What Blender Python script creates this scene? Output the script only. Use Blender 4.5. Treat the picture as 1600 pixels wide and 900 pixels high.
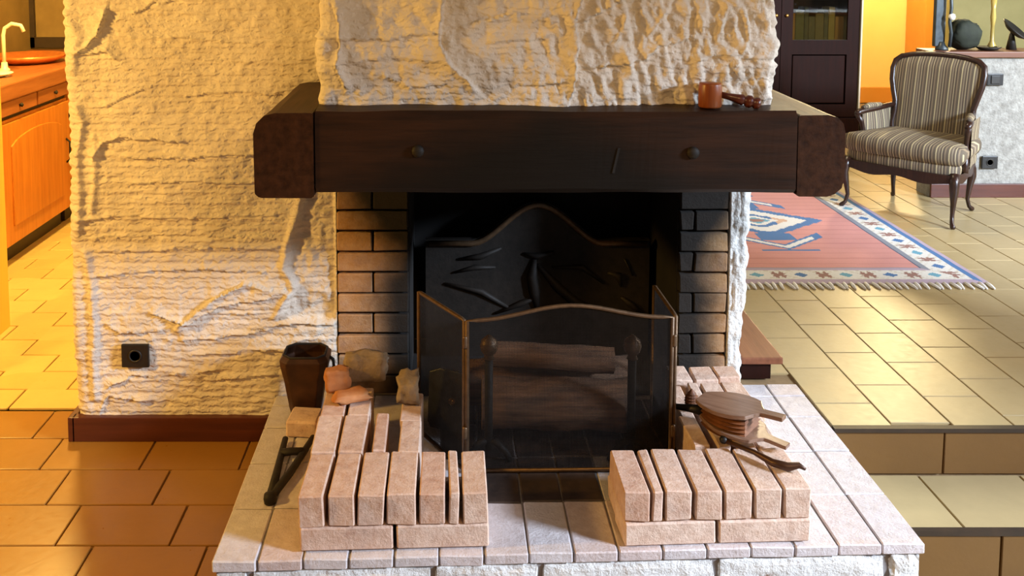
import bpy, bmesh, math, random
import numpy as np
from mathutils import Vector, Matrix
random.seed(7); rng = np.random.RandomState(11)
R = math.radians
for o in list(bpy.data.objects): bpy.data.objects.remove(o)
SC = bpy.context.scene
COL = SC.collection

# ------------------------------------------------------------------ camera, world, lights, exposure
cam_d = bpy.data.cameras.new('camera'); cam = bpy.data.objects.new('camera', cam_d); COL.objects.link(cam)
cam.location = (0, 0, 1.6); cam.rotation_euler = (R(90 - 5.06), 0, 0)
cam_d.sensor_width = 36; cam_d.lens = 33.75; cam_d.shift_x = 0.0625; cam_d.shift_y = -0.2451
cam_d.clip_start = .05
SC.camera = cam
SC.view_settings.view_transform = 'Standard'; SC.view_settings.look = 'None'
SC.view_settings.gamma = 1; SC.view_settings.exposure = 0.0; SC.view_settings.use_curve_mapping = False
w = bpy.data.worlds.new('world'); SC.world = w; w.use_nodes = True
w.node_tree.nodes['Background'].inputs[0].default_value = (1, .97, .92, 1)
w.node_tree.nodes['Background'].inputs[1].default_value = .06

def area(name, loc, to, size, power, col, size_y=None):
    d = bpy.data.lights.new(name, 'AREA'); d.energy = power; d.color = col; d.size = size
    if size_y: d.shape = 'RECTANGLE'; d.size_y = size_y
    o = bpy.data.objects.new(name, d); COL.objects.link(o); o.location = loc
    o.rotation_euler = (Vector(to) - Vector(loc)).to_track_quat('-Z', 'Y').to_euler()
    return o
def point(name, loc, power, col, r=.1):
    d = bpy.data.lights.new(name, 'POINT'); d.energy = power; d.color = col; d.shadow_soft_size = r
    o = bpy.data.objects.new(name, d); COL.objects.link(o); o.location = loc
    return o
WARM = (1, .55, .11); COOL = (.68, .81, 1)
area('window_daylight', (5.7, -.05, 2.92), (.2, 2.45, .2), 1.0, 1150, COOL, .9)      # daylight outside the window of wall_right_unseen
point('entry_lamp', (-2.5, 1.95, 1.6), 215, WARM, .10)                               # lamp to the left of the camera
point('kitchen_lamp', (-1.78, 4.6, 2.3), 360, (1, .66, .17), .12)                     # kitchen ceiling lamp
area('living_room_window', (5.2, 3.9, 1.9), (2.2, 4.6, .2), 1.4, 105, (1, .97, .92), 1.4)
point('hall_lamp', (3.8, 8.0, 2.2), 260, (1, .78, .40), .12)
point('front_fill', (.7, .1, 2.4), 78, (1, .57, .20), .18)                               # added warm fill above the camera, brightens breast and hearth fronts
point('living_room_lamp', (2.1, 5.6, 2.4), 60, (1, .80, .50), .15)

# ------------------------------------------------------------------ helpers: materials
def S(c):    # sRGB 0-255 to linear
    return tuple(((v/255)/12.92 if v/255 <= .04045 else ((v/255+.055)/1.055)**2.4) for v in c)
class N:
    def __init__(s, name):
        s.m = bpy.data.materials.new(name); s.m.use_nodes = True; s.t = s.m.node_tree
        s.b = s.t.nodes['Principled BSDF']; s.out = s.t.nodes['Material Output']
    def n(s, typ, **kw):
        x = s.t.nodes.new(typ)
        for k, v in kw.items():
            if k.startswith('i_'):
                k = k[2:]; k = int(k) if k.isdigit() else k.replace('_', ' ')
                if isinstance(v, bpy.types.NodeSocket): s.t.links.new(v, x.inputs[k])
                else: x.inputs[k].default_value = v
            else: setattr(x, k, v)
        return x
    def L(s, a, b): s.t.links.new(a, b)
    def mix(s, f, a, b, bt='MIX'):
        x = s.n('ShaderNodeMix', data_type='RGBA', blend_type=bt)
        for sock, v in ((x.inputs[0], f), (x.inputs[6], a), (x.inputs[7], b)):
            if isinstance(v, bpy.types.NodeSocket): s.L(v, sock)
            else: sock.default_value = v if not isinstance(v, tuple) else (*v[:3], 1)
        return x.outputs[2]
    def math(s, op, a, b=0., c=0.):
        x = s.n('ShaderNodeMath', operation=op)
        for i, v in enumerate((a, b, c)):
            if isinstance(v, bpy.types.NodeSocket): s.L(v, x.inputs[i])
            else: x.inputs[i].default_value = v
        return x.outputs[0]
    def ramp(s, f, stops, interp='LINEAR'):
        x = s.n('ShaderNodeValToRGB'); s.L(f, x.inputs[0]); x.color_ramp.interpolation = interp
        e = x.color_ramp.elements
        while len(e) < len(stops): e.new(.5)
        for k, (p, c) in zip(e, stops): k.position = p; k.color = (*c, 1)
        return x.outputs[0]
    def coord(s, kind='Object', scale=(1, 1, 1)):
        c = s.n('ShaderNodeTexCoord').outputs[kind]
        if kind == 'Object' or kind == 'Generated':
            mp = s.n('ShaderNodeMapping'); s.L(c, mp.inputs[0]); mp.inputs[3].default_value = scale; c = mp.outputs[0]
        return c
    def world(s): return s.n('ShaderNodeNewGeometry').outputs['Position']
    def noise(s, v, scale, detail=4, rough=.55):
        x = s.n('ShaderNodeTexNoise'); s.L(v, x.inputs['Vector']); x.inputs['Scale'].default_value = scale
        x.inputs['Detail'].default_value = detail; x.inputs['Roughness'].default_value = rough
        return x.outputs[0]
    def bump(s, h, strength=.3, dist=.003):
        x = s.n('ShaderNodeBump'); x.inputs['Strength'].default_value = strength; x.inputs['Distance'].default_value = dist
        s.L(h, x.inputs['Height']); s.L(x.outputs[0], s.b.inputs['Normal'])
    def set(s, color=None, rough=.6, metal=0., spec=None):
        if color is not None:
            if isinstance(color, bpy.types.NodeSocket): s.L(color, s.b.inputs['Base Color'])
            else: s.b.inputs['Base Color'].default_value = (*color[:3], 1)
        if isinstance(rough, bpy.types.NodeSocket): s.L(rough, s.b.inputs['Roughness'])
        else: s.b.inputs['Roughness'].default_value = rough
        s.b.inputs['Metallic'].default_value = metal
        if spec is not None: s.b.inputs['Specular IOR Level'].default_value = spec
        return s.m
MATS = {}
def basic(name, c1, c2=None, scale=20, rough=.6, bump=.2, dist=.002, metal=0., stretch=(1, 1, 1), rand=.0, detail=4, spec=None):
    """two-tone noise material, with a per-object brightness shift"""
    a = N(name); v = a.coord('Object', stretch)
    c1 = S(c1); c2 = S(c2) if c2 else c1
    n = a.noise(v, scale, detail)
    col = a.ramp(n, [(.3, c1), (.7, c2)])
    if rand:
        r = a.n('ShaderNodeObjectInfo').outputs['Random']
        f = a.math('MULTIPLY_ADD', r, 2*rand, 1 - rand)
        comb = a.n('ShaderNodeCombineColor'); 
        for i in range(3): a.L(f, comb.inputs[i])
        col = a.mix(1., col, comb.outputs[0], 'MULTIPLY')
    a.bump(a.noise(v, scale*2.2, 6), bump, dist)
    MATS[name] = a.set(col, rough, metal, spec); return MATS[name]

# plaster, trowelled by hand: fine comb relief in the bump, large strokes in the mesh
a = N('plaster'); v = a.coord('Object')
n1 = a.noise(v, 9, 5); n2 = a.noise(v, 120, 5); n3 = a.noise(v, 45, 4)
col = a.ramp(n1, [(.25, S((214, 203, 186))), (.75, S((232, 224, 211)))])
wv = a.n('ShaderNodeTexWave', wave_type='BANDS', bands_direction='Z'); a.L(v, wv.inputs[0])
wv.inputs['Scale'].default_value = 18; wv.inputs['Distortion'].default_value = 6; wv.inputs['Detail'].default_value = 3; wv.inputs['Detail Scale'].default_value = 2.5
h = a.math('ADD', a.math('MULTIPLY', n2, .35), a.math('MULTIPLY', n3, .8)); h = a.math('ADD', h, a.math('MULTIPLY', wv.outputs['Fac'], .35))
a.bump(h, .65, .007); PLASTER = a.set(col, .75)
a = N('white_plaster'); v = a.coord('Object'); n1 = a.noise(v, 14, 6); n2 = a.noise(v, 60, 6)
a.bump(n2, .9, .012); WPLAST = a.set(a.ramp(n1, [(.3, S((196, 194, 188))), (.7, S((236, 236, 232)))]), .7)
a = N('grey_plaster'); v = a.coord('Object'); n1 = a.noise(v, 22, 6, .7); n2 = a.noise(v, 60, 6)
a.bump(n2, .8, .01); GPLAST = a.set(a.ramp(n1, [(.3, S((126, 123, 116))), (.7, S((172, 170, 163)))]), .8)
a = N('painted_stone'); v = a.coord('Object'); n2 = a.noise(v, 45, 6, .7); n1 = a.noise(v, 16, 6, .65)
a.bump(n2, 1., .014); PSTONE = a.set(a.ramp(n1, [(.33, S((150, 118, 96))), (.43, S((226, 224, 220))), (.8, S((244, 244, 242)))]), .7)

def brickmat(name, c1, c2, c3, rough=.72, soot=None, gloss=None, lo=(168, 122, 98), hi=(232, 212, 198), blotch=.45):
    a = N(name); v = a.coord('Object'); wpos = a.world()
    r = a.n('ShaderNodeObjectInfo').outputs['Random']
    base = a.ramp(r, [(.0, S(c1)), (.5, S(c2)), (1., S(c3))])
    n = a.noise(wpos, 38, 6, .65)
    sp = a.noise(wpos, 160, 3, .6)
    blot = a.n('ShaderNodeMapRange'); a.L(a.noise(wpos, 22, 5, .7), blot.inputs[0]); blot.inputs[1].default_value = .5; blot.inputs[2].default_value = .68
    c = a.mix(a.math('MULTIPLY', blot.outputs[0], blotch), base, S((134, 96, 78)))
    c = a.mix(a.math('MULTIPLY', a.math('GREATER_THAN', sp, .66), .45), c, S((70, 52, 44)))
    c = a.mix(.25 if soot else .4, c, a.ramp(n, [(.3, S(lo)), (.7, S(hi))]))
    if soot == 'fire':      # soot licked over the facing around the fire opening
        x = a.n('ShaderNodeSeparateXYZ'); a.L(wpos, x.inputs[0])
        dx = a.math('ABSOLUTE', a.math('SUBTRACT', x.outputs[0], .325))
        wob = a.math('MULTIPLY', a.math('SUBTRACT', a.noise(wpos, 6, 4), .5), .14)
        top = a.math('MULTIPLY', a.math('MAXIMUM', a.math('SUBTRACT', x.outputs[2], .66), 0.), .75)
        dd = a.math('SUBTRACT', a.math('ADD', dx, wob), top)
        mr = a.n('ShaderNodeMapRange', interpolation_type='SMOOTHSTEP'); a.L(dd, mr.inputs[0])
        mr.inputs[1].default_value = .47; mr.inputs[2].default_value = .66
        c = a.mix(mr.outputs[0], S((26, 20, 14)), c)
    a.bump(a.math('ADD', a.noise(wpos, 140, 6, .7), a.math('MULTIPLY', a.noise(wpos, 35, 4, .6), 1.2)), .6, .003)
    return a.set(c, gloss if gloss else rough)
BRICK = brickmat('brick_pale', (204, 168, 142), (222, 194, 172), (194, 150, 122))
BRICKW = brickmat('brick_facing', (190, 142, 78), (168, 124, 66), (198, 152, 90), rough=.92, soot='fire')
HTILE = brickmat('brick_paving', (206, 194, 190), (210, 206, 208), (204, 182, 174), gloss=.3, lo=(168, 158, 158), hi=(222, 218, 222), blotch=.2)
SOOTBRICK = basic('brick_sooty', (44, 34, 30), (66, 52, 44), 30, .6, .4, rand=.25)
SOOT = basic('soot', (16, 14, 13), (28, 24, 22), 14, .9, .3)
MORTAR = basic('mortar', (112, 106, 106), (136, 130, 128), 60, .9, .5)
DMORTAR = basic('mortar_dark', (44, 36, 30), (64, 54, 46), 60, .9, .5)

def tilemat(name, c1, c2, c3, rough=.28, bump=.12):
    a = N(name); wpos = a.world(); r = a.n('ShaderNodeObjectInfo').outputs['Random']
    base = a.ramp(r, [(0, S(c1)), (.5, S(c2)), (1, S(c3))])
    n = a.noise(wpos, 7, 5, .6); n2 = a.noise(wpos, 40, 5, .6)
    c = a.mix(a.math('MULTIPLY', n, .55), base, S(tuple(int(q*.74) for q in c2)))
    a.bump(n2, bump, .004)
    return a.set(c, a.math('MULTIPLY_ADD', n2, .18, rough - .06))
TILE = tilemat('floor_tile', (154, 106, 38), (160, 112, 42), (147, 100, 36))
TILEK = tilemat('kitchen_tile', (220, 186, 116), (226, 192, 124), (212, 178, 108))
TILEU = tilemat('floor_tile_upper', (180, 158, 114), (186, 164, 118), (172, 151, 109), .36)
RISER = tilemat('riser_tile', (112, 78, 34), (118, 82, 36), (106, 74, 32), .5)  # brown darker than the treads: shade on the step fronts put into the colour
GROUT = basic('grout', (128, 104, 72), (142, 118, 84), 50, .9, .3)

def wood(name, c1, c2, rough=.45, axis='X', scale=1., bump=.25, rand=0.):
    a = N(name); st = {'X': (1.2, 14, 14), 'Y': (14, 1.2, 14), 'Z': (14, 14, 1.2)}[axis]
    v = a.coord('Object', tuple(q*scale for q in st)); n = a.noise(v, 3, 6, .6)
    n2 = a.noise(a.coord('Object'), 3, 4)
    c = a.ramp(n, [(.3, S(c1)), (.7, S(c2))])
    c = a.mix(a.math('MULTIPLY', n2, .4), c, S(tuple(int(q*.6) for q in c1)))
    a.bump(n, bump, .003); return a.set(c, rough)
BEAM = wood('beam_wood', (34, 19, 10), (66, 39, 22), .5, 'X', 1, .5)
# smoke staining that rises from the fire over the lower middle of the beam
_t = BEAM.node_tree; _b = _t.nodes['Principled BSDF']; _src = _b.inputs['Base Color'].links[0].from_socket
a = N.__new__(N); a.m = BEAM; a.t = _t; a.b = _b
_x = a.n('ShaderNodeSeparateXYZ'); a.L(a.coord('Object'), _x.inputs[0])
_d = a.math('ADD', a.math('MULTIPLY', a.math('ABSOLUTE', _x.outputs[0]), .62), a.math('MULTIPLY', _x.outputs[2], 1.5))
_d = a.math('ADD', _d, a.math('MULTIPLY', a.math('SUBTRACT', a.noise(a.coord('Object'), 4, 4), .5), .25))
_m = a.n('ShaderNodeMapRange', interpolation_type='SMOOTHSTEP'); a.L(_d, _m.inputs[0]); _m.inputs[1].default_value = .18; _m.inputs[2].default_value = .52
a.L(a.mix(_m.outputs[0], S((17, 13, 10)), _src), _b.inputs['Base Color']); _b.inputs['Specular IOR Level'].default_value = .25
BEAMY = wood('beam_wood_return', (42, 24, 14), (78, 48, 30), .5, 'Y', 1, .5)
BEAMY.node_tree.nodes['Principled BSDF'].inputs['Specular IOR Level'].default_value = .15
BASEB = wood('baseboard_wood', (76, 32, 18), (98, 46, 26), .4, 'X')
MAHOG = wood('mahogany', (32, 9, 2), (44, 13, 4), .6, 'Z'); MAHOG.node_tree.nodes['Principled BSDF'].inputs['Specular IOR Level'].default_value = .15
CHAIRW = wood('chair_wood', (38, 20, 14), (62, 34, 22), .32, 'Z', 2)
PINE = wood('honey_pine', (196, 112, 34), (222, 140, 54), .35, 'Z')
COUNTER = wood('counter_wood', (150, 84, 40), (184, 112, 60), .4, 'Y')
CAPW = wood('cap_wood', (104, 62, 40), (134, 86, 58), .45, 'X')
BENCHW = wood('bench_wood', (112, 62, 36), (144, 88, 58), .45, 'Y')
MALLET = wood('mallet_wood', (122, 60, 26), (160, 86, 40), .35, 'Z', 2)
MALLETD = wood('mallet_dark', (70, 28, 16), (104, 46, 26), .32, 'X', 2)
BELLW = wood('bellows_wood', (112, 82, 64), (150, 118, 98), .25, 'X', 2)
LOGM = wood('log_bark', (74, 50, 34), (140, 102, 72), .8, 'X', 1.5, 1.)
LOGE = basic('log_end', (128, 96, 66), (164, 132, 98), 30, .8, .4)
IRON = basic('iron', (30, 28, 27), (46, 42, 40), 40, .5, .3, metal=.6)
DIRON = basic('cast_iron', (26, 22, 18), (38, 32, 27), 40, .65, .4, metal=.0, spec=.3)
STEEL = basic('worn_steel', (70, 72, 76), (96, 98, 102), 30, .4, .2, metal=.6)
BRASS = basic('aged_brass', (84, 64, 46), (108, 84, 60), 60, .45, .2, metal=.5)
BRASSB = basic('brass', (190, 140, 80), (220, 170, 100), 60, .3, .1, metal=.8)
BUCKET = basic('bucket_metal', (58, 36, 24), (82, 52, 34), 22, .42, .15, metal=.35)
BLACKP = basic('black_plastic', (26, 24, 22), (34, 32, 30), 50, .4, .05)
LEATHER = basic('leather', (84, 46, 20), (120, 70, 34), 30, .6, .4)
CLAY = basic('clay', (178, 112, 62), (202, 142, 92), 26, .8, .5)
STONE = basic('grey_stone', (130, 112, 92), (176, 156, 132), 24, .85, .8, .006)
YELLOWP = basic('yellow_paint', (232, 196, 112), (238, 202, 120), 4, .6, .05)
DOORP = basic('door_paint', (240, 204, 90), (244, 210, 98), 4, .5, .05)
ORANGEP = basic('orange_paint', (206, 136, 48), (212, 142, 56), 4, .5, .05)
OLIVE = basic('olive_wall', (150, 140, 84), (164, 152, 96), 5, .7, .1)
BROWNW = basic('brown_panel', (116, 92, 52), (136, 110, 66), 6, .6, .1)
DARKF = basic('dark_frame', (40, 28, 18), (54, 38, 24), 20, .5, .1)
CREAMM = basic('cream_enamel', (226, 214, 184), (232, 222, 194), 20, .25, .02)
WHITEC = basic('white_ceramic', (230, 228, 222), (238, 236, 230), 20, .2, .02)
COPPER = basic('copper', (206, 112, 48), (226, 134, 66), 20, .35, .1, metal=.5)
GREENC = basic('dark_green_cloth', (26, 32, 22), (40, 46, 32), 20, .8, .4)
DARKC = basic('dark_object', (24, 22, 20), (40, 36, 30), 20, .5, .2)
SLATE = basic('slate_blue_metal', (52, 58, 62), (70, 78, 80), 20, .4, .2, metal=.4)
FRINGE = basic('fringe_yarn', (226, 222, 214), (240, 238, 232), 30, .9, .2)

def stripes(name, axis):
    a = N(name); v = a.coord('Object'); x = a.n('ShaderNodeSeparateXYZ'); a.L(v, x.inputs[0])
    f = a.math('FRACT', a.math('MULTIPLY', x.outputs[axis], 1/.062))
    c = a.ramp(f, [(0, S((96, 84, 68))), (.20, S((186, 170, 130))), (.30, S((108, 94, 78))), (.44, S((146, 132, 108))),
                   (.52, S((92, 78, 64))), (.66, S((164, 148, 116))), (.74, S((84, 72, 60))), (.88, S((132, 114, 90)))], 'CONSTANT')
    a.bump(a.noise(v, 260, 3), .3, .001); return a.set(c, .8)
STRX = stripes('striped_fabric', 0); STRY = stripes('striped_fabric_side', 1)
a = N('rug_wool'); at = a.n('ShaderNodeAttribute', attribute_name='rug'); nn = a.noise(a.coord('Object'), 90, 4)
a.bump(a.noise(a.coord('Object'), 300, 3), .5, .003)
RUG = a.set(a.mix(a.math('MULTIPLY', nn, .25), at.outputs['Color'], (.25, .2, .18)), .95)
a = N('window_glass'); _tr = a.n('ShaderNodeBsdfTransparent'); _tr.inputs[0].default_value = (.78, .74, .56, 1)
_gl = a.n('ShaderNodeBsdfGlossy'); _gl.inputs['Roughness'].default_value = .05; _mx = a.n('ShaderNodeMixShader'); _mx.inputs[0].default_value = .06
a.L(_tr.outputs[0], _mx.inputs[1]); a.L(_gl.outputs[0], _mx.inputs[2]); a.L(_mx.outputs[0], a.out.inputs[0]); GLASS = a.m

# ------------------------------------------------------------------ helpers: geometry
def mesh(name, vs, fs, mat, smooth=False):
    m = bpy.data.meshes.new(name); m.from_pydata([tuple(q) for q in vs], [], fs); m.update()
    m.materials.append(mat)
    if smooth: m.polygons.foreach_set('use_smooth', [True]*len(m.polygons))
    return m
def link(name, me, parent=None, loc=(0, 0, 0), rot=(0, 0, 0), scale=(1, 1, 1)):
    o = bpy.data.objects.new(name, me); COL.objects.link(o); o.parent = parent
    o.location = loc; o.rotation_euler = rot; o.scale = scale
    return o
def tag(o, label=None, cat=None, group=None, kind=None):
    for k, q in (('label', label), ('category', cat), ('group', group), ('kind', kind)):
        if q: o[k] = q
    return o
def thing(name, label, cat, loc=(0, 0, 0), rz=0, group=None):
    o = bpy.data.objects.new(name, None); COL.objects.link(o); o.location = loc; o.rotation_euler = (0, 0, rz)
    o.empty_display_size = .05
    return tag(o, label, cat, group)
class G:
    """collects verts and faces of one part"""
    def __init__(s): s.v = []; s.f = []
    def add(s, vs, fs, M=None):
        k = len(s.v)
        s.v += [tuple(M @ Vector(q)) if M is not None else tuple(q) for q in vs]
        s.f += [tuple(i + k for i in f) for f in fs]; return s
    def box(s, x0, x1, y0, y1, z0, z1, M=None):
        vs = [(x, y, z) for z in (z0, z1) for y in (y0, y1) for x in (x0, x1)]
        return s.add(vs, [(0, 2, 3, 1), (4, 5, 7, 6), (0, 1, 5, 4), (2, 6, 7, 3), (0, 4, 6, 2), (1, 3, 7, 5)], M)
    def tube(s, pts, r, seg=8, cap=True, flat=1.):
        pts = [Vector(q) for q in pts]; n = len(pts)
        rs = r if isinstance(r, (list, tuple)) else [r]*n
        vs = []; up = None
        for i, q in enumerate(pts):
            t = (pts[min(i+1, n-1)] - pts[max(i-1, 0)]).normalized()
            if up is None:
                up = Vector((0, 0, 1)) if abs(t.z) < .9 else Vector((0, 1, 0))
            u = (up - t*up.dot(t)).normalized(); w_ = t.cross(u); up = u
            for k in range(seg):
                an = 2*math.pi*k/seg
                vs.append(q + u*(math.sin(an)*rs[i]*flat) + w_*(math.cos(an)*rs[i]))
        fs = [(i*seg+k, i*seg+(k+1) % seg, (i+1)*seg+(k+1) % seg, (i+1)*seg+k) for i in range(n-1) for k in range(seg)]
        if cap: fs += [tuple(range(seg-1, -1, -1)), tuple(range((n-1)*seg, n*seg))]
        return s.add(vs, fs)
    def lathe(s, prof, seg=24, M=None):
        vs = [(r*math.cos(2*math.pi*k/seg), r*math.sin(2*math.pi*k/seg), z) for r, z in prof for k in range(seg)]
        n = len(prof)
        fs = [(i*seg+k, i*seg+(k+1) % seg, (i+1)*seg+(k+1) % seg, (i+1)*seg+k) for i in range(n-1) for k in range(seg)]
        fs += [tuple(range(seg-1, -1, -1)), tuple(range((n-1)*seg, n*seg))]
        return s.add(vs, fs, M)
    def prism(s, poly, h0, h1, M=None):
        n = len(poly)
        vs = [(x, y, h0) for x, y in poly] + [(x, y, h1) for x, y in poly]
        fs = [tuple(range(n-1, -1, -1)), tuple(range(n, 2*n))] + [(i, (i+1) % n, n+(i+1) % n, n+i) for i in range(n)]
        return s.add(vs, fs, M)
    def build(s, name, mat, parent=None, smooth=False, loc=(0, 0, 0), rot=(0, 0, 0), bevel=0, seg=2, jit=0, sub=0):
        bm = bmesh.new(); vv = [bm.verts.new(q) for q in s.v]
        for f in s.f:
            try: bm.faces.new([vv[i] for i in f])
            except ValueError: pass
        bmesh.ops.recalc_face_normals(bm, faces=bm.faces)
        if bevel: bmesh.ops.bevel(bm, geom=list(bm.edges), offset=bevel, segments=seg, affect='EDGES', profile=.6, clamp_overlap=True)
        if jit:
            for q in bm.verts: q.co += Vector(rng.uniform(-jit, jit, 3))
        m = bpy.data.meshes.new(name); bm.to_mesh(m); bm.free(); m.materials.append(mat)
        if smooth: m.polygons.foreach_set('use_smooth', [True]*len(m.polygons))
        o = link(name, m, parent, loc, rot)
        if sub:
            md = o.modifiers.new('sub', 'SUBSURF'); md.levels = sub; md.render_levels = sub
        return o
def RM(rx=0, ry=0, rz=0, loc=(0, 0, 0)):
    from mathutils import Euler
    return Matrix.Translation(loc) @ Euler((rx, ry, rz)).to_matrix().to_4x4()
CACHE = {}
def piece(name, size, loc, mat, parent, rot=(0, 0, 0), bev=.004, var=3, jit=.0012):
    """one brick / tile / plank: bevelled slab; alike pieces share mesh data"""
    k = (tuple(round(q, 3) for q in size), mat.name, bev, random.randrange(var))
    if k not in CACHE:
        bm = bmesh.new(); bmesh.ops.create_cube(bm, size=1)
        for q in bm.verts: q.co = Vector((q.co.x*size[0], q.co.y*size[1], q.co.z*size[2])) + Vector(rng.uniform(-jit, jit, 3))
        bmesh.ops.bevel(bm, geom=list(bm.edges), offset=bev, segments=1, affect='EDGES')
        m = bpy.data.meshes.new(name); bm.to_mesh(m); bm.free(); m.materials.append(mat); CACHE[k] = m
    return link(name, CACHE[k], parent, loc, rot)
# vectorised value noise for the relief of the hand-trowelled plaster
TAB = rng.rand(256, 256)
def vn(x, y, s=0):
    x = np.asarray(x, float) + 17.3*s; y = np.asarray(y, float) + 41.7*s
    xi = np.floor(x).astype(int); yi = np.floor(y).astype(int); fx = x - xi; fy = y - yi
    fx = fx*fx*(3 - 2*fx); fy = fy*fy*(3 - 2*fy)
    g = lambda i, j: TAB[i % 256, j % 256]
    return (g(xi, yi)*(1-fx) + g(xi+1, yi)*fx)*(1-fy) + (g(xi, yi+1)*(1-fx) + g(xi+1, yi+1)*fx)*fy - .5
def fbm(x, y, o=4, s=0):
    t = 0; am = 1.
    for i in range(o): t = t + am*vn(x*2**i, y*2**i, s+i); am *= .5
    return t
def stroke(X, Z, pts, amp, wd, side=0):
    """a trowel stroke along a polyline on the wall: ridge (side 0) or lap standing proud on one side"""
    best = np.full(X.shape, 9.); sg = np.zeros(X.shape)
    for (x0, z0), (x1, z1) in zip(pts[:-1], pts[1:]):
        dx, dz = x1-x0, z1-z0; L2 = dx*dx + dz*dz + 1e-12
        t = np.clip(((X-x0)*dx + (Z-z0)*dz)/L2, 0, 1)
        d = np.hypot(X-x0-t*dx, Z-z0-t*dz); c = (dx*(Z-z0) - dz*(X-x0))
        mk = d < best; best = np.where(mk, d, best); sg = np.where(mk, np.sign(c), sg)
    if side == 0: return amp*np.exp(-(best/wd)**2)
    return np.where(sg*side > 0, amp*np.exp(-best/wd), amp*.0*best)
def sheet(name, path, zs, hfun, mat, close_top=True):
    """a wall skin that follows a path in plan, pushed along its normal by hfun(arc, x, z)"""
    P = np.array(path); d = np.gradient(P, axis=0); ln = np.hypot(d[:, 0], d[:, 1]) + 1e-9
    nx, ny = d[:, 1]/ln, -d[:, 0]/ln
    Z, _ = np.meshgrid(zs, P[:, 0], indexing='ij'); X = np.tile(P[:, 0], (len(zs), 1)); Y = np.tile(P[:, 1], (len(zs), 1))
    H = hfun(X, Y, Z)
    VX = X + H*nx; VY = Y + H*ny
    n, mz = len(path), len(zs)
    vs = np.stack([VX, VY, Z], -1).reshape(-1, 3)
    fs = [(j*n+i, j*n+i+1, (j+1)*n+i+1, (j+1)*n+i) for j in range(mz-1) for i in range(n-1)]
    if close_top:
        fs.append(tuple(range((mz-1)*n, mz*n))); fs.append(tuple(range(n-1, -1, -1)))
    return link(name, mesh(name, vs, fs, mat, True))
def seg(a0, b0, step):
    k = max(1, int(round(math.dist(a0, b0)/step)))
    return [(a0[0] + (b0[0]-a0[0])*i/k, a0[1] + (b0[1]-a0[1])*i/k) for i in range(k)]
def corner(cx, cy, r, a0, a1, k=6):
    return [(cx + r*math.cos(R(a0+(a1-a0)*i/k)), cy + r*math.sin(R(a0+(a1-a0)*i/k))) for i in range(k)]

# ------------------------------------------------------------------ the setting: floors
ZU = .15        # level of the raised living-room floor and of the hearth
YW = 3.04       # plane of the plaster wall and of the fire opening
fl = link('floor_lower', G().box(-2.9, 1.176, -.6, 3.3, -.06, -.008).build('tmp', GROUT).data)
bpy.data.objects.remove(bpy.data.objects['tmp'])
tag(fl, kind='structure')
TW, TD = .31, .192
k = 0
Y0 = 3.235
row = 0
while Y0 - row*TD > 2.1:
    yc = Y0 - (row + .5)*TD
    off = [0, .105, .205][row % 3]
    for i in range(-9, 2):
        xc = -.60 + i*TW + off
        if -2.3 < xc < -.3: piece('tile', (TW-.005, TD-.005, .02), (xc, yc, -.010), TILE, fl, bev=.002, jit=.0006)
    row += 1
# kitchen floor: tiles in a herringbone
fk = tag(G().box(-2.9, -.4, 3.24, 7.2, -.06, -.008).build('floor_kitchen', GROUT), kind='structure')
a_, b_ = .30, .15
for i in range(-2, 22):
    for j in range(-18, 12):
        x0 = -2.6 + i*b_ + j*2*b_; y0 = 3.1 + i*b_ - 0*j
        # horizontal tile, then the upright one that locks into it
        for (cx, cy, sx, sy) in ((x0 + a_/2 - j*0, y0 + b_/2, a_, b_), (x0 + a_ + b_/2, y0 + a_/2 , b_, a_)):
            cx2 = cx + j*2*b_*0
            if -2.35 < cx2 < -1.05 and 3.24 + sy/2 - .02 <= cy < 6.0:
                piece('tile', (sx-.006, sy-.006, .02), (cx2, cy, -.010), TILEK, fk, bev=.002, jit=.0006)
# raised floor and the two steps down from it
tag(G().box(-.45, -.35, 3.6, 9.2, 0, 2.5).build('wall_partition', WPLAST), kind='structure')
fu = tag(G().box(.93, 5.6, 2.83, 9.4, -.2, ZU-.008).box(-.35, .93, 3.62, 9.4, -.2, ZU-.008).build('floor_upper', GROUT), kind='structure')
UX, UD = .187, .262
for ci in range(-2, 20):
    xc = 1.18 + (ci+.5)*UX
    off = [0, .5, .18, .68, .34, .84][ci % 6]*UD
    for r in range(-1, 15):
        y0 = 2.82 + r*UD + off - .1; y1 = y0 + UD
        y0 = max(y0, 2.822); 
        if y1 - y0 < .03: continue
        if ci < 0 and y0 < 3.12: continue
        if 1.35 < xc < 2.2 and y0 > 4.2 and y1 < 5.7: continue          # wholly under the rug
        piece('tile', (UX-.0035, y1-y0-.0035, .02), (xc, (y0+y1)/2, ZU-.010), TILEU, fu, bev=.002, jit=.0006)
G().box(1.18, 4.2, 2.812, 2.835, ZU-.012, ZU+.001).build('nosing', DARKF, fu)
fs_ = tag(G().box(1.18, 4.2, 2.55, 2.84, -.2, -.008).build('floor_step', GROUT), kind='structure')
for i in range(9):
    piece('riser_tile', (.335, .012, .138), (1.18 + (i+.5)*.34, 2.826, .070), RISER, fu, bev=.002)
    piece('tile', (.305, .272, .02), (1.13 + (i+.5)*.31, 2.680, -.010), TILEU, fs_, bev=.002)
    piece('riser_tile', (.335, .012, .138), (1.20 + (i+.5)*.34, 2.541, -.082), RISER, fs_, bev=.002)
G().box(1.18, 4.2, 2.530, 2.548, -.014, .001).build('nosing', DARKF, fs_)
tag(G().box(1.18, 4.4, -.6, 2.55, -.2, -.15).build('floor_right', TILEU), kind='structure')

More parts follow.
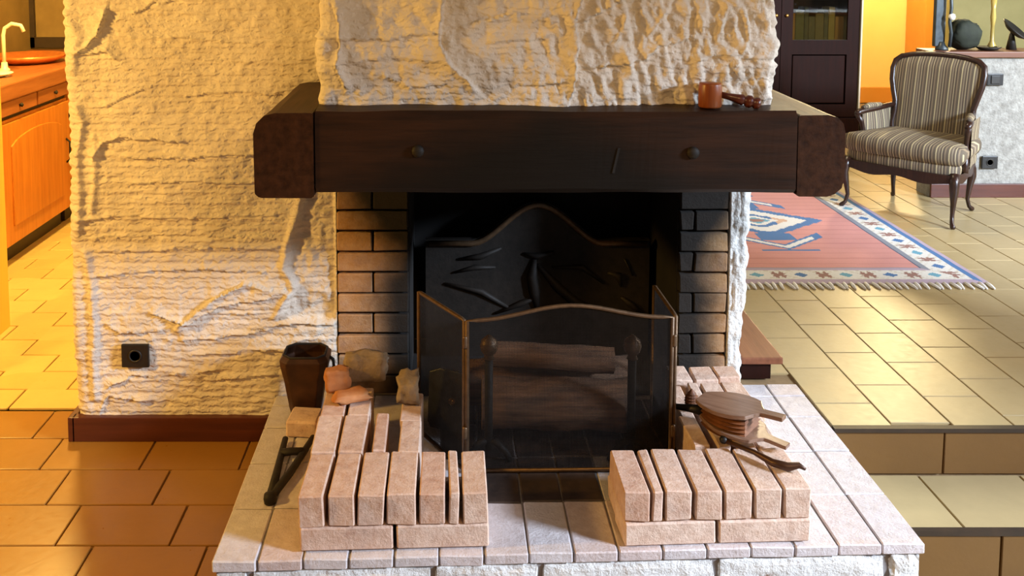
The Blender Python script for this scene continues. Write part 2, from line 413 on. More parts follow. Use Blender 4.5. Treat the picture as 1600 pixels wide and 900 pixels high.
# unseen right-hand wall, added so its window head keeps daylight off the breast
wr = tag(G().box(3.62, 3.80, -.6, .25, -.15, 2.5).box(3.62, 3.80, 1.55, 2.3, -.15, 2.5).box(3.62, 3.80, .25, 1.55, -.15, .55).box(3.62, 3.80, .25, 1.55, 2.19, 2.7).build('wall_right_unseen', WPLAST), kind='structure')
w1 = tag(G().box(3.66, 3.70, .25, .30, .55, 2.19).box(3.66, 3.70, 1.50, 1.55, .55, 2.19).box(3.66, 3.70, .30, 1.50, 2.15, 2.19).box(3.66, 3.70, .30, 1.50, .55, .60).build('window_1', CREAMM), kind='structure')
G().box(3.58, 3.66, .22, 1.58, .53, .55).build('window_sill', CREAMM, w1)

# ------------------------------------------------------------------ left wall of hand-trowelled plaster
def px(u, v):   # wall position of a trowel stroke, measured on the plane of this wall
    F = 1500.; p = R(5.06); cy = -75 + F*math.tan(p); aa = (u-700)/F; b = -(v-cy)/F
    d = (aa, math.cos(p) + b*math.sin(p), -math.sin(p) + b*math.cos(p)); t = YW/d[1]
    return (d[0]*t, 1.6 + d[2]*t)
LK = 1.5
LAPS = [ # trowel laps: points, height, width, side
 ([(205, 62), (300, 60), (400, 70)], .006, .010, 1), ([(290, 150), (360, 143), (430, 147)], .007, .012, 1),
 ([(150, 245), (160, 225), (190, 214), (240, 218), (285, 222)], .011, .014, 1), ([(200, 246), (300, 247), (400, 240)], .009, .012, 1),
 ([(210, 288), (280, 281), (350, 286), (420, 284)], .007, .012, 1), ([(130, 345), (180, 338), (300, 340), (430, 338)], .007, .012, 1),
 ([(150, 372), (260, 368), (430, 372)], .005, .010, 1), ([(160, 395), (300, 388), (440, 386)], .006, .012, 1),
 ([(150, 432), (260, 422), (440, 426)], .007, .012, 1), ([(283, 505), (340, 462), (385, 441), (448, 456)], .014, .020, -1),
 ([(300, 503), (345, 478), (420, 465)], .008, .012, 1), ([(330, 490), (410, 490)], .005, .008, 1), ([(290, 530), (350, 527), (415, 517)], .008, .010, 1),
 ([(300, 556), (370, 550)], .006, .008, 1), ([(270, 584), (335, 580)], .006, .008, 1), ([(170, 605), (210, 586), (240, 590)], .007, .010, 1),
 ([(240, 492), (290, 503)], .012, .012, 1), ([(170, 510), (190, 520), (250, 515)], .006, .012, 1),
 ([(395, 515), (460, 505), (520, 507)], .007, .012, 1), ([(400, 545), (450, 548)], .008, .012, 1), ([(340, 595), (430, 585)], .006, .010, 1),
 ([(165, 20), (156, 55), (130, 80)], .016, .018, -1), ([(130, 85), (165, 78), (180, 90)], .012, .014, 1), ([(210, 20), (240, 5), (330, 0)], .008, .012, 1),
 ([(300, 95), (400, 95)], .005, .010, 1), ([(170, 165), (220, 140)], .006, .012, 1), ([(160, 640), (170, 618), (230, 625)], .007, .012, 1)]
RIDGES = [([(122, 170), (132, 190), (120, 240), (128, 300), (122, 360)], .012, .012), ([(148, 215), (150, 260), (145, 330)], .008, .010),
 ([(135, 395), (145, 440), (150, 500), (145, 560), (152, 620)], .012, .013), ([(118, 430), (122, 560)], .008, .012), ([(106, 20), (125, 60), (112, 110)], .010, .014)]
BULGE = [px(*q) for q in ((478, 300), (466, 345), (452, 385), (450, 420), (464, 452), (446, 476), (432, 500))]
def hleft(X, Y, Z):
    h = .010*fbm(X*7, Z*9, 3, 1)
    wx = .05*vn(X*6, Z*6, 5); 
    comb = np.sin((Z + .035*vn(X*5, Z*5, 3) + .010*vn(X*22, Z*22, 4))*2*np.pi/.030)
    h += .0016*comb*(.4 + 1.1*np.clip(vn(X*4, Z*7, 8)+.5, 0, 1))
    h += .0050*fbm(X*38 + 30*wx, Z*55, 3, 2)
    h += .0035*np.maximum(0, fbm(X*60, Z*26, 2, 9))
    for pts, am, wd, sd in LAPS:
        q = [px(*t) for t in pts]; h += stroke(X + .008*vn(X*30, Z*30, 6), Z + .010*vn(X*30, Z*30, 7), q, am*LK, wd, sd)
    for pts, am, wd in RIDGES: h += stroke(X + .012*vn(X*20, Z*20, 6), Z, [px(*t) for t in pts], am, wd)
    # rougher recessed strip beside the brick facing
    bz = np.array([q[1] for q in BULGE])[::-1]; bx = np.array([q[0] for q in BULGE])[::-1]
    edge = np.interp(Z, bz, bx) + .01*vn(X*20, Z*20, 2)
    t = 1/(1 + np.exp(-(X - edge)/.004)); t = np.where((Z > bz[0]) & (Z < .85), t, 0)
    h += t*(-.016 + .014*fbm(X*22, Z*22, 3, 3)); h += .010*np.exp(-((X-edge+.012)/.012)**2)*((Z > bz[0]) & (Z < .84))
    return h
zs = list(np.arange(.0, 1.52, .0045)) + [1.6, 1.8, 2.1, 2.5]
path = [(-.362, 3.30)] + seg((-.363, 3.28), (-1.20, 3.28), .2) + corner(-1.197, 3.25, .03, 90, 180, 3) + seg((-1.227, 3.25), (-1.227, 3.075), .012) + corner(-1.192, 3.075, .035, 180, 270, 6) + seg((-1.19, YW), (-.362, YW), .0042) + [(-.362, YW)]
path = path[::1]
def hl(X, Y, Z):
    h = hleft(X, Y, Z); return np.where(Y > 3.2, 0, h)*np.where(X > -.37, .2, 1)
wl = tag(sheet('wall_left', path, zs, hl, PLASTER), kind='structure')
bb = tag(G().box(-1.232, -.575, YW-.022, YW+.01, 0, .082).build('baseboard_left', BASEB, bevel=.003), kind='structure')
tag(G().box(-1.245, -1.222, YW-.022, 3.28, 0, .082).build('baseboard_end', BASEB, bevel=.003), kind='structure')

# ------------------------------------------------------------------ chimney: mass around the fire opening, hood, breast
ch = tag(G().box(-.36, -.125, 3.065, 3.6, .15, 1.17).box(.748, .915, 3.065, 3.6, .15, 1.17).box(-.125, .748, 3.065, 3.6, .86, 1.17)
         .box(-.125, .748, 3.5, 3.6, .15, .86).build('wall_chimney', SOOT), kind='structure')
G().box(-.34, .86, 2.60, 3.065, 1.14, 1.17).build('hood_underside', SOOT, ch)
tag(G().box(-.33, .955, 3.032, 3.6, 1.172, 2.5).build('wall_stack', PLASTER), kind='structure')
CH = .0687
for side, (xa, xb) in enumerate(((-.361, -.125), (.748, .909))):
    for r in range(13):
        z0 = .15 + r*CH; long = (r + side) % 2 == 0
        cuts = [xa, xb] if long and side == 0 else ([xa, xa + .118, xb] if side == 0 else ([xa, xb] if long else [xa, xb-.112, xb]))
        for x0, x1 in zip(cuts[:-1], cuts[1:]):
            piece('brick', (x1-x0-.007, .05, CH-.008), ((x0+x1)/2, 3.062 + random.uniform(-.003, .002), z0 + CH/2), BRICKW, ch, bev=.0032, jit=.0025)
for r in range(4):
    z0 = .15 + (10 + r)*CH + .022
    n = 4
    for i in range(n + (r % 2)):
        x0 = -.125 + (i - .5*(r % 2))*.2183; x1 = min(x0 + .2183, .748); x0 = max(x0, -.125)
        piece('brick', (x1-x0-.007, .05, CH-.008), ((x0+x1)/2, 3.062, z0 + CH/2), BRICKW, ch, bev=.0032, jit=.0025)
# white plaster edge of the jamb on the room side
zs2 = list(np.arange(.15, 1.165, .007))
pj = [(.912, 3.10)] + seg((.912, 3.095), (.912, 3.04), .01) + seg((.912, 3.035), (.955, 3.035), .005) + corner(.953, 3.05, .015, 270, 360, 5) + seg((.968, 3.05), (.968, 3.62), .03) + [(.968, 3.62)]
def hj(X, Y, Z): return np.where(X > .93, .016*fbm(Z*16, Y*6, 3, 4) + .007*fbm(Z*50, X*60, 2, 5), .003*fbm(Z*30, X*30, 2, 5)) + .010*np.where(X > .95, np.clip((Z-.55)/.4, -1, 1), 0)
tag(sheet('wall_jamb', pj, zs2, hj, WPLAST), kind='structure')
# the breast above the mantel
def pb(u, v):
    F = 1500.; p = R(5.06); cy = -75 + F*math.tan(p); aa = (u-700)/F; b = -(v-cy)/F
    d = (aa, math.cos(p) + b*math.sin(p), -math.sin(p) + b*math.cos(p)); t = 2.535/d[1]
    return (d[0]*t, 1.6 + d[2]*t)
BL = [([(695, -10), (686, 40), (690, 72), (706, 100), (738, 132)], .016, .030, -1), ([(910, -10), (898, 30), (906, 70), (902, 110), (892, 145)], .016, .030, -1),
 ([(500, 58), (580, 62), (680, 52)], .008, .014, 1), ([(520, 100), (600, 92), (700, 96)], .007, .016, 1), ([(745, 35), (800, 18), (860, 28)], .010, .016, -1), ([(770, 68), (850, 60)], .008, .014, 1),
 ([(930, 105), (1010, 92), (1030, 72), (1070, 62)], .011, .014, 1), ([(905, 35), (960, 5), (985, -10)], .011, .016, 1), ([(1095, 95), (1110, 88), (1200, 92)], .009, .014, 1),
 ([(1020, 50), (1040, 20)], .008, .012, 1), ([(1150, 100), (1170, 60), (1165, 20)], .007, .012, 1), ([(820, 133), (880, 128)], .010, .010, 1), ([(525, 20), (530, 60), (522, 100), (535, 130)], .014, .018, 1),
 ([(1080, 60), (1090, 20)], .007, .010, -1), ([(960, 60), (975, 30)], .007, .010, -1), ([(1120, 50), (1130, 15)], .007, .010, -1), ([(600, 120), (640, 135), (690, 130)], .007, .012, 1)]
def hbreast(X, Y, Z):
    h = .014*fbm(X*6, Z*7, 3, 21) + .009*fbm(X*26, Z*30, 3, 22)
    sw = np.clip((X - .15)/.3, 0, 1)
    h += (.004 + .012*sw)*fbm(X*60 + Z*14, Z*24, 3, 23) + .005*sw*np.abs(fbm(X*30 + Z*12, Z*14, 2, 27))
    for pts, am, wd, sd in BL:
        h += stroke(X + .010*vn(X*26, Z*26, 6), Z + .010*vn(X*26, Z*26, 7), [pb(*t) for t in pts], am*1.5, wd, sd)
    h = h*np.where(Y < 2.58, 1, .8) + np.where(Y > 2.536, .018*fbm(Z*13, Y*6, 3, 25), 0)
    return h
pbp = seg((-.345, 3.03), (-.345, 2.57), .03) + corner(-.315, 2.565, .03, 180, 270, 6) + seg((-.315, 2.535), (.842, 2.535), .0048) + corner(.842, 2.563, .028, 270, 360, 8) + seg((.870, 2.566), (.870, 3.03), .02) + [(.870, 3.03)]
zb = list(np.arange(1.188, 1.50, .0048)) + [1.6, 1.8, 2.1, 2.5]
tag(sheet('wall_breast', pbp, zb, hbreast, PLASTER), kind='structure')

# ------------------------------------------------------------------ mantel beam
mt = thing('mantel_beam', 'dark oak mantel beam with rounded ends across the fireplace', 'mantel', (.26, 2.45, .975))
def beam(name, prof, ax, l0, l1, mat, amp=.004, step=.02):
    """long timber: profile polygon swept along an axis with hewn unevenness"""
    n = len(prof); k = int((l1-l0)/step); vs = []
    for i in range(k+1):
        t = l0 + (l1-l0)*i/k
        for j, (p, q) in enumerate(prof):
            e = amp*float(vn(t*9 + j*.7, j*3.1, 31)); e2 = amp*float(vn(t*7, j*2.3, 32))
            vs.append((t, p+e, q+e2) if ax == 'X' else (p+e, t, q+e2))
    fs = [(i*n+j, i*n+(j+1) % n, (i+1)*n+(j+1) % n, (i+1)*n+j) for i in range(k) for j in range(n)]
    fs += [tuple(range(n)), tuple(range(k*n, k*n+n))]
    g = G(); g.add(vs, fs); return g.build(name, mat, mt)
pf = [(0, .012), (0, .20), (.012, .214), (.10, .219), (.14, .219), (.14, .0), (.10, .0), (.012, .0)]
beam('front_beam', pf, 'X', -.604, .643, BEAM)
def rounded(w0, w1, z0, z1, rl, rr):
    out = []
    for (cx, cz, a0, rr_) in ((w0, z1, 180, rl[1]), (w1, z1, 90, rr[1]), (w1, z0, 0, rr[0]), (w0, z0, 270, rl[0])):
        sx = 1 if cx == w0 else -1; sz = 1 if cz == z0 else -1
        for i in range(4): 
            an = R(a0 - 90*i/3); out.append((cx + sx*rr_ + rr_*math.cos(an), cz + sz*rr_ + rr_*math.sin(an)))
    return out
beam('return_beam', rounded(-.762, -.608, -.012, .212, (.02, .055), (.008, .008)), 'Y', -.004, .60, BEAMY)
beam('return_beam', rounded(.648, .770, -.010, .205, (.008, .008), (.045, .045)), 'Y', .004, .60, BEAMY)
for x, z in ((-.338, .112), (.374, .108)):
    G().lathe([(.016, 0), (.016, .008), (.010, .013), (.002, .014)], 12, RM(R(90), 0, 0, (x, 0, z))).build('peg', DIRON, mt, True)
G().box(-.003, .003, -.003, .002, -.032, .035, RM(0, R(12), 0, (.175, 0, .085))).build('split', SOOT, mt)

# ------------------------------------------------------------------ hearth: paving bricks over white stone blocks
he = thing('hearth', 'raised fireplace hearth paved with bricks over white stone blocks', 'hearth', (.3, 2.2, 0))
hx, hy = .3, 2.2
def front(x): return 2.167 + (x + .565)/(1.176 + .565)*.074
G().prism([(-.555-hx, front(-.56)+.012-hy), (1.166-hx, front(1.17)+.012-hy), (1.166-hx, 3.115-hy), (.96-hx, 3.115-hy), (.96-hx, 3.05-hy), (-.555-hx, 3.05-hy)], 0, .1465).build('core', MORTAR, he)
G().prism([(-.125-hx, 3.04-hy), (.748-hx, 3.04-hy), (.748-hx, 3.5-hy), (-.125-hx, 3.5-hy)], .12, .148).build('fire_floor', SOOT, ch, loc=(hx, hy, 0))
xs = [-.566 + i*(1.176+.566)/16 for i in range(17)]
for i in range(16):
    x0, x1 = xs[i], xs[i+1]; xc = (x0+x1)/2; y = front(xc)
    rows = [.222, .226, .206, .14, .2]
    for r, L in enumerate(rows):
        y1 = min(y + L, 3.035 if xc < .94 else 3.12)
        if y1 - y > .03:
            sooty = (.10 < xc < .44 and y > 2.40) or (-.05 < xc < .70 and y > 2.55)
            piece('brick', (x1-x0-.0045, y1-y-.0045, .027), (xc-hx, (y+y1)/2-hy, .1365 + random.uniform(-.001, .001)), SOOTBRICK if sooty else HTILE, he, (0, 0, 0), bev=.003)
        y = y1
def rough_block(name, x0, x1, y0, y1, z0, z1, mat, parent, amp=.006, nx=18, nz=7, rz=0):
    bm = bmesh.new(); bmesh.ops.create_cube(bm, size=1)
    bmesh.ops.subdivide_edges(bm, edges=list(bm.edges), cuts=6, use_grid_fill=True)
    sd = random.random()*40
    for q in bm.verts:
        p = q.co.copy(); k = sum(abs(abs(t) - .5) < 1e-4 for t in p)
        q.co = Vector((p.x*(x1-x0), p.y*(y1-y0), p.z*(z1-z0)))
        n = p.normalized()*amp
        s_ = float(vn(p.x*7 + sd, p.z*5 + p.y*6, 41)) - (.55 if k > 1 else 0)
        q.co += n*s_*1.6
    m = bpy.data.meshes.new(name); bm.to_mesh(m); bm.free(); m.materials.append(mat)
    return link(name, m, parent, ((x0+x1)/2, (y0+y1)/2, (z0+z1)/2), (0, 0, rz))
sj = [-.566, -.478, -.036, .222, .655, 1.082, 1.172]
for x0, x1 in zip(sj[:-1], sj[1:]):
    xm = (x0+x1)/2
    rough_block('stone', x0-hx+.006, x1-hx-.006, front(xm)-hy+.002, front(xm)-hy+.09, .002, .1215, PSTONE, he, .007, rz=.0425)
for i in range(4):
    y0 = 2.32 + i*.2; rough_block('stone', 1.09-hx, 1.172-hx, y0-hy, y0+.192-hy, .002, .1215, PSTONE, he, .006)

# ------------------------------------------------------------------ brick piers left and right of the fire
def pier(name, label, x0, x1, y0, zt, widths, skew, yb):
    t = thing(name, label, 'brick pier', (x0, y0, ZU+.002))
    L = (x1-x0)/2
    for i in range(2):
        for j in range(2):
            piece('brick', (L-.008, .105, .058), ((i+.5)*L, .0525 + j*.115 + (i+.5)*L*skew, .031), BRICK, t, (0, 0, skew), bev=.004, jit=.002)
    sc = (x1-x0)/sum(widths); x = 0
    for wd in widths:
        wd *= sc
        piece('brick', (wd-.009, .2, zt), (x + wd/2, .1 + (x+wd/2)*skew, .0625 + zt/2), BRICK, t, (0, 0, random.uniform(-.012, .012)), bev=.0032, jit=.0025)
        x += wd
    return t
pl = pier('brick_pier', 'pale brick pier in front of the iron tongs and bucket', -.366, .101, 2.203, .080, [.074, .076, .074, .078, .076, .033, .074], .0425, 2.82)
for (x, y, L, wd) in ((.036, .30, .19, .066), (.036, .49, .18, .066), (.110, .30, .19, .066), (.110, .49, .17, .062), (.180, .31, .20, .035), (.262, .29, .17, .058), (.262, .46, .17, .058)):
    piece('brick', (wd, L, .138), (x, y + .01, .0705 + random.uniform(0, .004)), BRICK, pl, (0, 0, random.uniform(-.03, .01)), bev=.0032, jit=.0025)
pr = pier('brick_pier', 'pale brick pier beneath the wooden bellows', .424, .893, 2.226, .076, [.072, .036, .074, .074, .076, .074, .074], .0425, 2.9)
for (x, y, L, wd) in ((.255, .29, .17, .045), (.262, .46, .20, .040), (.315, .30, .19, .036), (.322, .49, .19, .030), (.372, .29, .19, .05), (.376, .48, .20, .062), (.435, .29, .19, .062), (.446, .48, .22, .066), (.300, .65, .10, .06), (.375, .65, .10, .07), (.45, .66, .08, .066)):
    piece('brick', (wd, L, .130), (x, y + .03, .0665 + random.uniform(0, .004)), BRICK, pr, (0, 0, random.uniform(-.03, .03)), bev=.0032, jit=.0025)

# ------------------------------------------------------------------ cast iron fireback
fb = thing('fireback', 'black cast iron fireback with arched top and raised relief', 'fireback', (.32, 3.36, .148), 0)
def arch(ins=0.):
    w, hs, ht = .40-ins, .43-ins, .57-ins
    pts = [(-w, 0+ins), (-w, hs), (-.235+ins*.4, hs)]
    for i in range(1, 12):
        t = i/12; a1 = -.235+ins*.4 + t*.235
        pts.append((a1, hs + (ht-hs)*(.5-.5*math.cos(math.pi*t))**.85))
    pts.append((0, ht))
    return pts + [(-x, z) for x, z in pts[-2::-1]]
G().prism(arch(), -.015, .012, RM(R(90), 0, 0)).build('plate', DIRON, fb)
G().tube([(x, -.02, z) for x, z in arch(.012)[1:-1]], .011, 8).build('rim', BRASS, fb, True)
def rel(pts, r): return [(x, -.016, z) for x, z in pts], r
gr_ = G()
for pts, r in ([[(-.28, .36), (-.2, .37), (-.13, .40)], .012], [[(-.30, .31), (-.22, .33), (-.15, .33)], .010], [[(-.33, .27), (-.2, .24), (-.1, .18)], .012],
               [[(-.05, .38), (0, .37), (.06, .385)], .012], [[(-.01, .36), (-.02, .30), (-.01, .24), (.0, .18)], .02], [[(.0, .34), (.07, .26), (.14, .20), (.2, .18)], .017],
               [[(.25, .31), (.29, .30), (.3, .26)], .014], [[(.3, .22), (.34, .19), (.38, .16)], .012], [[(-.15, .16), (-.05, .20), (.0, .22)], .012], [[(.05, .33), (.16, .33), (.24, .27)], .010], [[(.31, .36), (.34, .30)], .008]):
    gr_.tube([(x, -.016, z) for x, z in pts], [r*.4] + [r]*(len(pts)-2) + [r*.4], 8)
gr_.build('relief', DIRON, fb, True)

# ------------------------------------------------------------------ andirons, logs, pan
def andiron(x, y, label):
    t = thing('andiron', label, 'andiron', (x, y, ZU), 0, 'pair of andirons')
    G().tube([(0, 0, .05), (0, 0, .12), (0, 0, .30)], [.013, .011, .012], 10).build('post', DIRON, t, True)
    G().lathe([(.002, .295), (.016, .30), (.012, .31), (.022, .322), (.026, .338), (.022, .354), (.010, .364), (.004, .37)], 16).build('ball_finial', BRASS, t, True)
    G().box(-.009, .009, .005, .42, .022, .040).build('log_bar', DIRON, t, bevel=.002)
    for s in (-1, 1):
        G().tube([(0, 0, .06), (s*.025, -.008, .055), (s*.05, -.012, .03), (s*.062, -.014, .006)], [.010, .010, .009, .010], 8).build('foot', DIRON, t, True)
    G().box(-.008, .008, .40, .42, .0, .022).build('rear_foot', DIRON, t)
andiron(.116, 2.635, 'black iron andiron with ball finial nearer the ash pan')
andiron(.523, 2.635, 'black iron andiron with ball finial nearer the bellows')
def log(label, p0, p1, r, sd):
    p0, p1 = Vector(p0), Vector(p1); L = (p1-p0).length; base = p0
    t = thing('log', label, 'log', p0, 0, 'logs in the fireplace'); d = (p1-p0)
    k = 14; sg = 18; vs = []
    q = d.to_track_quat('X', 'Z').to_matrix()
    for i in range(k+1):
        for j in range(sg):
            an = 2*math.pi*j/sg; rr = r*(1 + .22*float(vn(i*.5 + sd, j*.9 if j < sg/2 else (sg-j)*.9, 50)))
            vs.append(q @ Vector((L*i/k, rr*math.cos(an), rr*math.sin(an))))
    fs = [(i*sg+j, i*sg+(j+1) % sg, (i+1)*sg+(j+1) % sg, (i+1)*sg+j) for i in range(k) for j in range(sg)]
    g = G(); g.add(vs, fs); g.build('bark', LOGM, t, True)
    g = G(); g.add(vs[:sg] + vs[-sg:], [tuple(range(sg)), tuple(range(sg, 2*sg))]); g.build('cut_end', LOGE, t)
log('thick brown log lying lowest across the andirons', (.10, 2.735, .272), (.535, 2.725, .270), .074, 1)
log('split log resting behind the thick lowest log', (.06, 2.885, .266), (.57, 2.90, .268), .068, 4)
log('slim log slanting on top of the other logs', (.12, 2.82, .385), (.50, 2.80, .372), .038, 9)
pn = thing('ash_pan', 'grey rounded metal ash pan behind the hinged screen wing', 'ash pan', (-.005, 2.80, ZU))
G().prism([(-.062, .02), (-.05, .004), (.05, .004), (.062, .02), (.066, .17), (.03, .185), (-.03, .185), (-.066, .17)], -.008, .008, RM(R(82), 0, R(-25))).build('plate', STEEL, pn, bevel=.003)
G().lathe([(.010, 0), (.011, .008), (.004, .012)], 12, RM(R(82), 0, R(-25), (.018, -.012, .10))).build('knob', BRASSB, pn, True)

# ------------------------------------------------------------------ three-fold spark screen of woven wire
sn = thing('fire_screen', 'three-fold wire mesh spark screen with thin brass frame', 'fire screen', (.335, 2.56, ZU+.003))
def wing(a0, b0, top, hinge=True):
    """one leaf from a to b (plan), top(t) its upper edge"""
    ax, ay = a0; bx, by = b0; L = math.hypot(bx-ax, by-ay)
    at = lambda t, z: (ax + (bx-ax)*t, ay + (by-ay)*t, z)
    g = G(); k = 20
    fr = [at(0, .006)] + [at(i/k, top(i/k)) for i in range(k+1)] + [at(1, .006)]
    g.tube(fr + [at(0, .006)], .0062, 6)
    f = g.build('leaf_frame', BRASS, sn, True)
    g = G(); st = .0042; wd = .00040
    ux, uy = (bx-ax)/L, (by-ay)/L
    M = Matrix(((ux, -uy, 0, ax), (uy, ux, 0, ay), (0, 0, 1, 0), (0, 0, 0, 1)))
    for i in range(1, int(L/st)):
        s_ = i*st; g.box(s_-wd, s_+wd, -wd, wd, .006, top(s_/L), M)
    z = .01
    while z < max(top(i/20) for i in range(21)):
        ts = [i/60 for i in range(61) if top(i/60) > z]
        if ts: g.box(min(ts)*L, max(ts)*L, -wd, wd, z-wd, z+wd, M) if z < top(.02) else g.box(min(ts)*L, max(ts)*L, -wd, wd, z-wd, z+wd, M)
        z += st
    o = g.build('wire_mesh', IRON, f); o['kind'] = 'stuff'
    return f
FA, FB = (-.282, .0), (.285, .012)
wing(FA, FB, lambda t: .437 + .038*(.5 - .5*math.cos(2*math.pi*t))**1.2 + .006*t)
wing((-.422, .228), (FA[0]-.008, FA[1]+.004), lambda t: .437)
wing((FB[0]+.010, FB[1]+.006), (.288, .262), lambda t: .443)
for (x, y) in (FA, FB):
    for z in (.1, .36):
        G().lathe([(.007, 0), (.008, .004), (.008, .03), (.007, .034)], 10, RM(0, 0, 0, (x + (.006 if x > 0 else -.006), y, z))).build('hinge', BRASS, sn, True)

# ------------------------------------------------------------------ bucket, clay pieces, tongs, loose brick on the hearth
bk = thing('fire_bucket', 'dark brown tapered metal bucket standing against the plaster wall', 'bucket', (-.448, 2.925, ZU))
def rsq(w, d, c):
    return [(-w, -d+c), (-w+c, -d), (w-c, -d), (w, -d+c), (w, d-c), (w-c, d), (-w+c, d), (-w, d-c)]
prof = [(.044, .040, .014, 0), (.050, .046, .016, .03), (.064, .058, .02, .12), (.074, .066, .022, .165), (.076, .068, .024, .185), (.066, .058, .024, .198)]
inner = [(.061, .053, .024, .197), (.066, .060, .02, .17), (.044, .040, .014, .02)]
g = G(); vs = []; pr_ = prof + inner
for (w_, d_, c_, z_) in pr_: vs += [(x, y, z_) for x, y in rsq(w_, d_, c_)]
fs = [(i*8+j, i*8+(j+1) % 8, (i+1)*8+(j+1) % 8, (i+1)*8+j) for i in range(len(pr_)-1) for j in range(8)] + [tuple(range(8)), tuple(range((len(pr_)-1)*8, len(pr_)*8))]
g.add(vs, fs); g.build('body', BUCKET, bk, bevel=.004)
g = G(); g.tube([(*q, .198) for q in rsq(.064, .056, .024)] + [(*rsq(.064, .056, .024)[0], .198)], .004, 6); g.build('rim', DIRON, bk, True)
g = G(); g.tube([(.074, 0, .18), (.086, 0, .172), (.088, 0, .15), (.080, 0, .135)], .005, 6); g.build('handle', DIRON, bk, True)

def lump(name, size, mat, parent=None, loc=(0, 0, 0), rot=(0, 0, 0), amp=.18, sd=0, sq=.6):
    bm = bmesh.new(); bmesh.ops.create_cube(bm, size=1); bmesh.ops.subdivide_edges(bm, edges=list(bm.edges), cuts=5, use_grid_fill=True)
    for q in bm.verts:
        p = q.co.copy(); n = p.normalized(); p = p*sq + n*.5*(1-sq)*1.15
        p *= 1 + amp*float(fbm(np.array(p.x*4+sd), np.array(p.y*4+p.z*5), 3, 60))
        q.co = Vector((p.x*size[0], p.y*size[1], p.z*size[2]))
    zmin = min(q.co.z for q in bm.verts)
    m = bpy.data.meshes.new(name); bm.to_mesh(m); bm.free(); m.materials.append(mat)
    m.polygons.foreach_set('use_smooth', [True]*len(m.polygons))
    return link(name, m, parent, (loc[0], loc[1], loc[2]-zmin), rot)
ZB = ZU + .1475
tag(lump('clay_shard', (.075, .05, .062), CLAY, None, (-.33, 2.76, ZB), (0, 0, .2), .3, 3, .75), 'small orange clay shard beside the dark bucket', 'clay shard')
tag(lump('clay_roof_tile', (.10, .06, .022), CLAY, None, (-.285, 2.70, ZB), (0, 0, .35), .4, 8, .6), 'thin curved clay fragment lying before the grey stone', 'clay shard')
tag(lump('grey_stone', (.125, .06, .085), STONE, None, (-.25, 2.822, ZB), (0, 0, .05), .3, 12, .75), 'pitted grey stone propped against the brick facing', 'stone')
tag(lump('brick_fragment', (.062, .11, .06), STONE, None, (-.118, 2.72, ZU+.143), (0, 0, .05), .3, 17, .75), 'broken tan brick fragment beside the fire screen wing', 'brick fragment')
tg = thing('fire_tongs', 'dark iron fire tongs splayed open on the hearth paving', 'fire tongs', (-.47, 2.42, ZU))
G().tube([(0, 0, .012), (-.006, .15, .012), (-.012, .31, .014)], [.013, .011, .009], 8, flat=.8).build('arm', DIRON, tg, True)
G().tube([(0, 0, .012), (.032, .12, .013), (.056, .24, .014), (.070, .315, .016)], [.013, .012, .011, .009], 8, flat=.8).build('arm', DIRON, tg, True)
G().tube([(-.010, .225, .016), (.02, .23, .017), (.052, .23, .017)], .014, 8, flat=.7).build('crossbar', DIRON, tg, True)
G().lathe([(.016, 0), (.018, .01), (.016, .024), (.005, .028)], 12, RM(0, 0, 0, (0, 0, 0))).build('pivot', DIRON, tg, True)
lb = piece('loose_brick', (.095, .10, .05), (-.435, 2.805, ZU + .0495), BRICK, None, (0, 0, -.08), bev=.006)
lb.location.z = ZU + .0255
tag(lb, 'loose half brick lying at the open end of the tongs', 'brick')

# ------------------------------------------------------------------ bellows on the right pier
bl = thing('bellows', 'wooden hand bellows with brown leather sides lying on bricks', 'bellows', (.80, 2.485, ZB+.004), R(-40)); bl.scale = (1.18, 1.18, 1.1)
def tear(k=20, s=1., L=.20, w=.062):
    up = []
    for i in range(k+1):
        t = i/k; x = -.10 + L*t
        y = w*s*(math.sin(math.pi*min(1, (t*1.25+.12)/1.25))**.75) if t < .66 else w*s*max(.012/w, .62*(1-((t-.66)/.14)) if t < .8 else .2)
        up.append((x, max(y, .012)))
    return up + [(x, -y) for x, y in up[::-1]]
G().prism(tear(), 0, .009, RM(0, R(5), 0, (0, 0, .012))).build('lower_board', BELLW, bl, bevel=.002)
G().prism(tear(), 0, .010, RM(0, R(-4), 0, (-.01, 0, .062))).build('upper_board', BELLW, bl, bevel=.002)
g = G(); k = 5
poly = tear()[0:14] + tear()[-14:]
lay = []
for i in range(k*2+1):
    t = i/(k*2); ins = .90 if i % 2 == 0 else .78
    lay.append([(x*ins - .008, y*ins, .008 + (.052)*t) for x, y in poly])
n = len(poly); vs = [q for l in lay for q in l]
g.add(vs, [(i*n+j, i*n+(j+1) % n, (i+1)*n+(j+1) % n, (i+1)*n+j) for i in range(k*2) for j in range(n)]); g.build('leather_pleats', LEATHER, bl)
G().tube([(-.09, 0, .03), (-.13, 0, .024), (-.17, 0, .016)], [.016, .010, .007], 12).build('nozzle', IRON, bl, True)
pcn = [(.003, 0)]
for q in range(7): rr = .021*math.sin(math.pi*(q+1.2)/8.6)**.7; pcn += [(rr, .004 + q*.0075), (rr*.72, .008 + q*.0075)]
tag(G().lathe(pcn + [(.002, .062)], 14).build('pine_cone', LEATHER, None, False, (.70, 2.655, ZU+.139)), 'small brown pine cone behind the bellows', 'pine cone')
pk = thing('fire_poker', 'short iron poker with hooked tip on the bricks below the bellows', 'poker', (.795, 2.385, ZB+.002))
G().tube([(-.06, .06, .008), (.0, .0, .008), (.03, -.05, .008), (.06, -.075, .01), (.09, -.07, .012), (.10, -.085, .01)], [.006, .007, .010, .012, .008, .004], 8).build('shaft', BUCKET, pk, True)
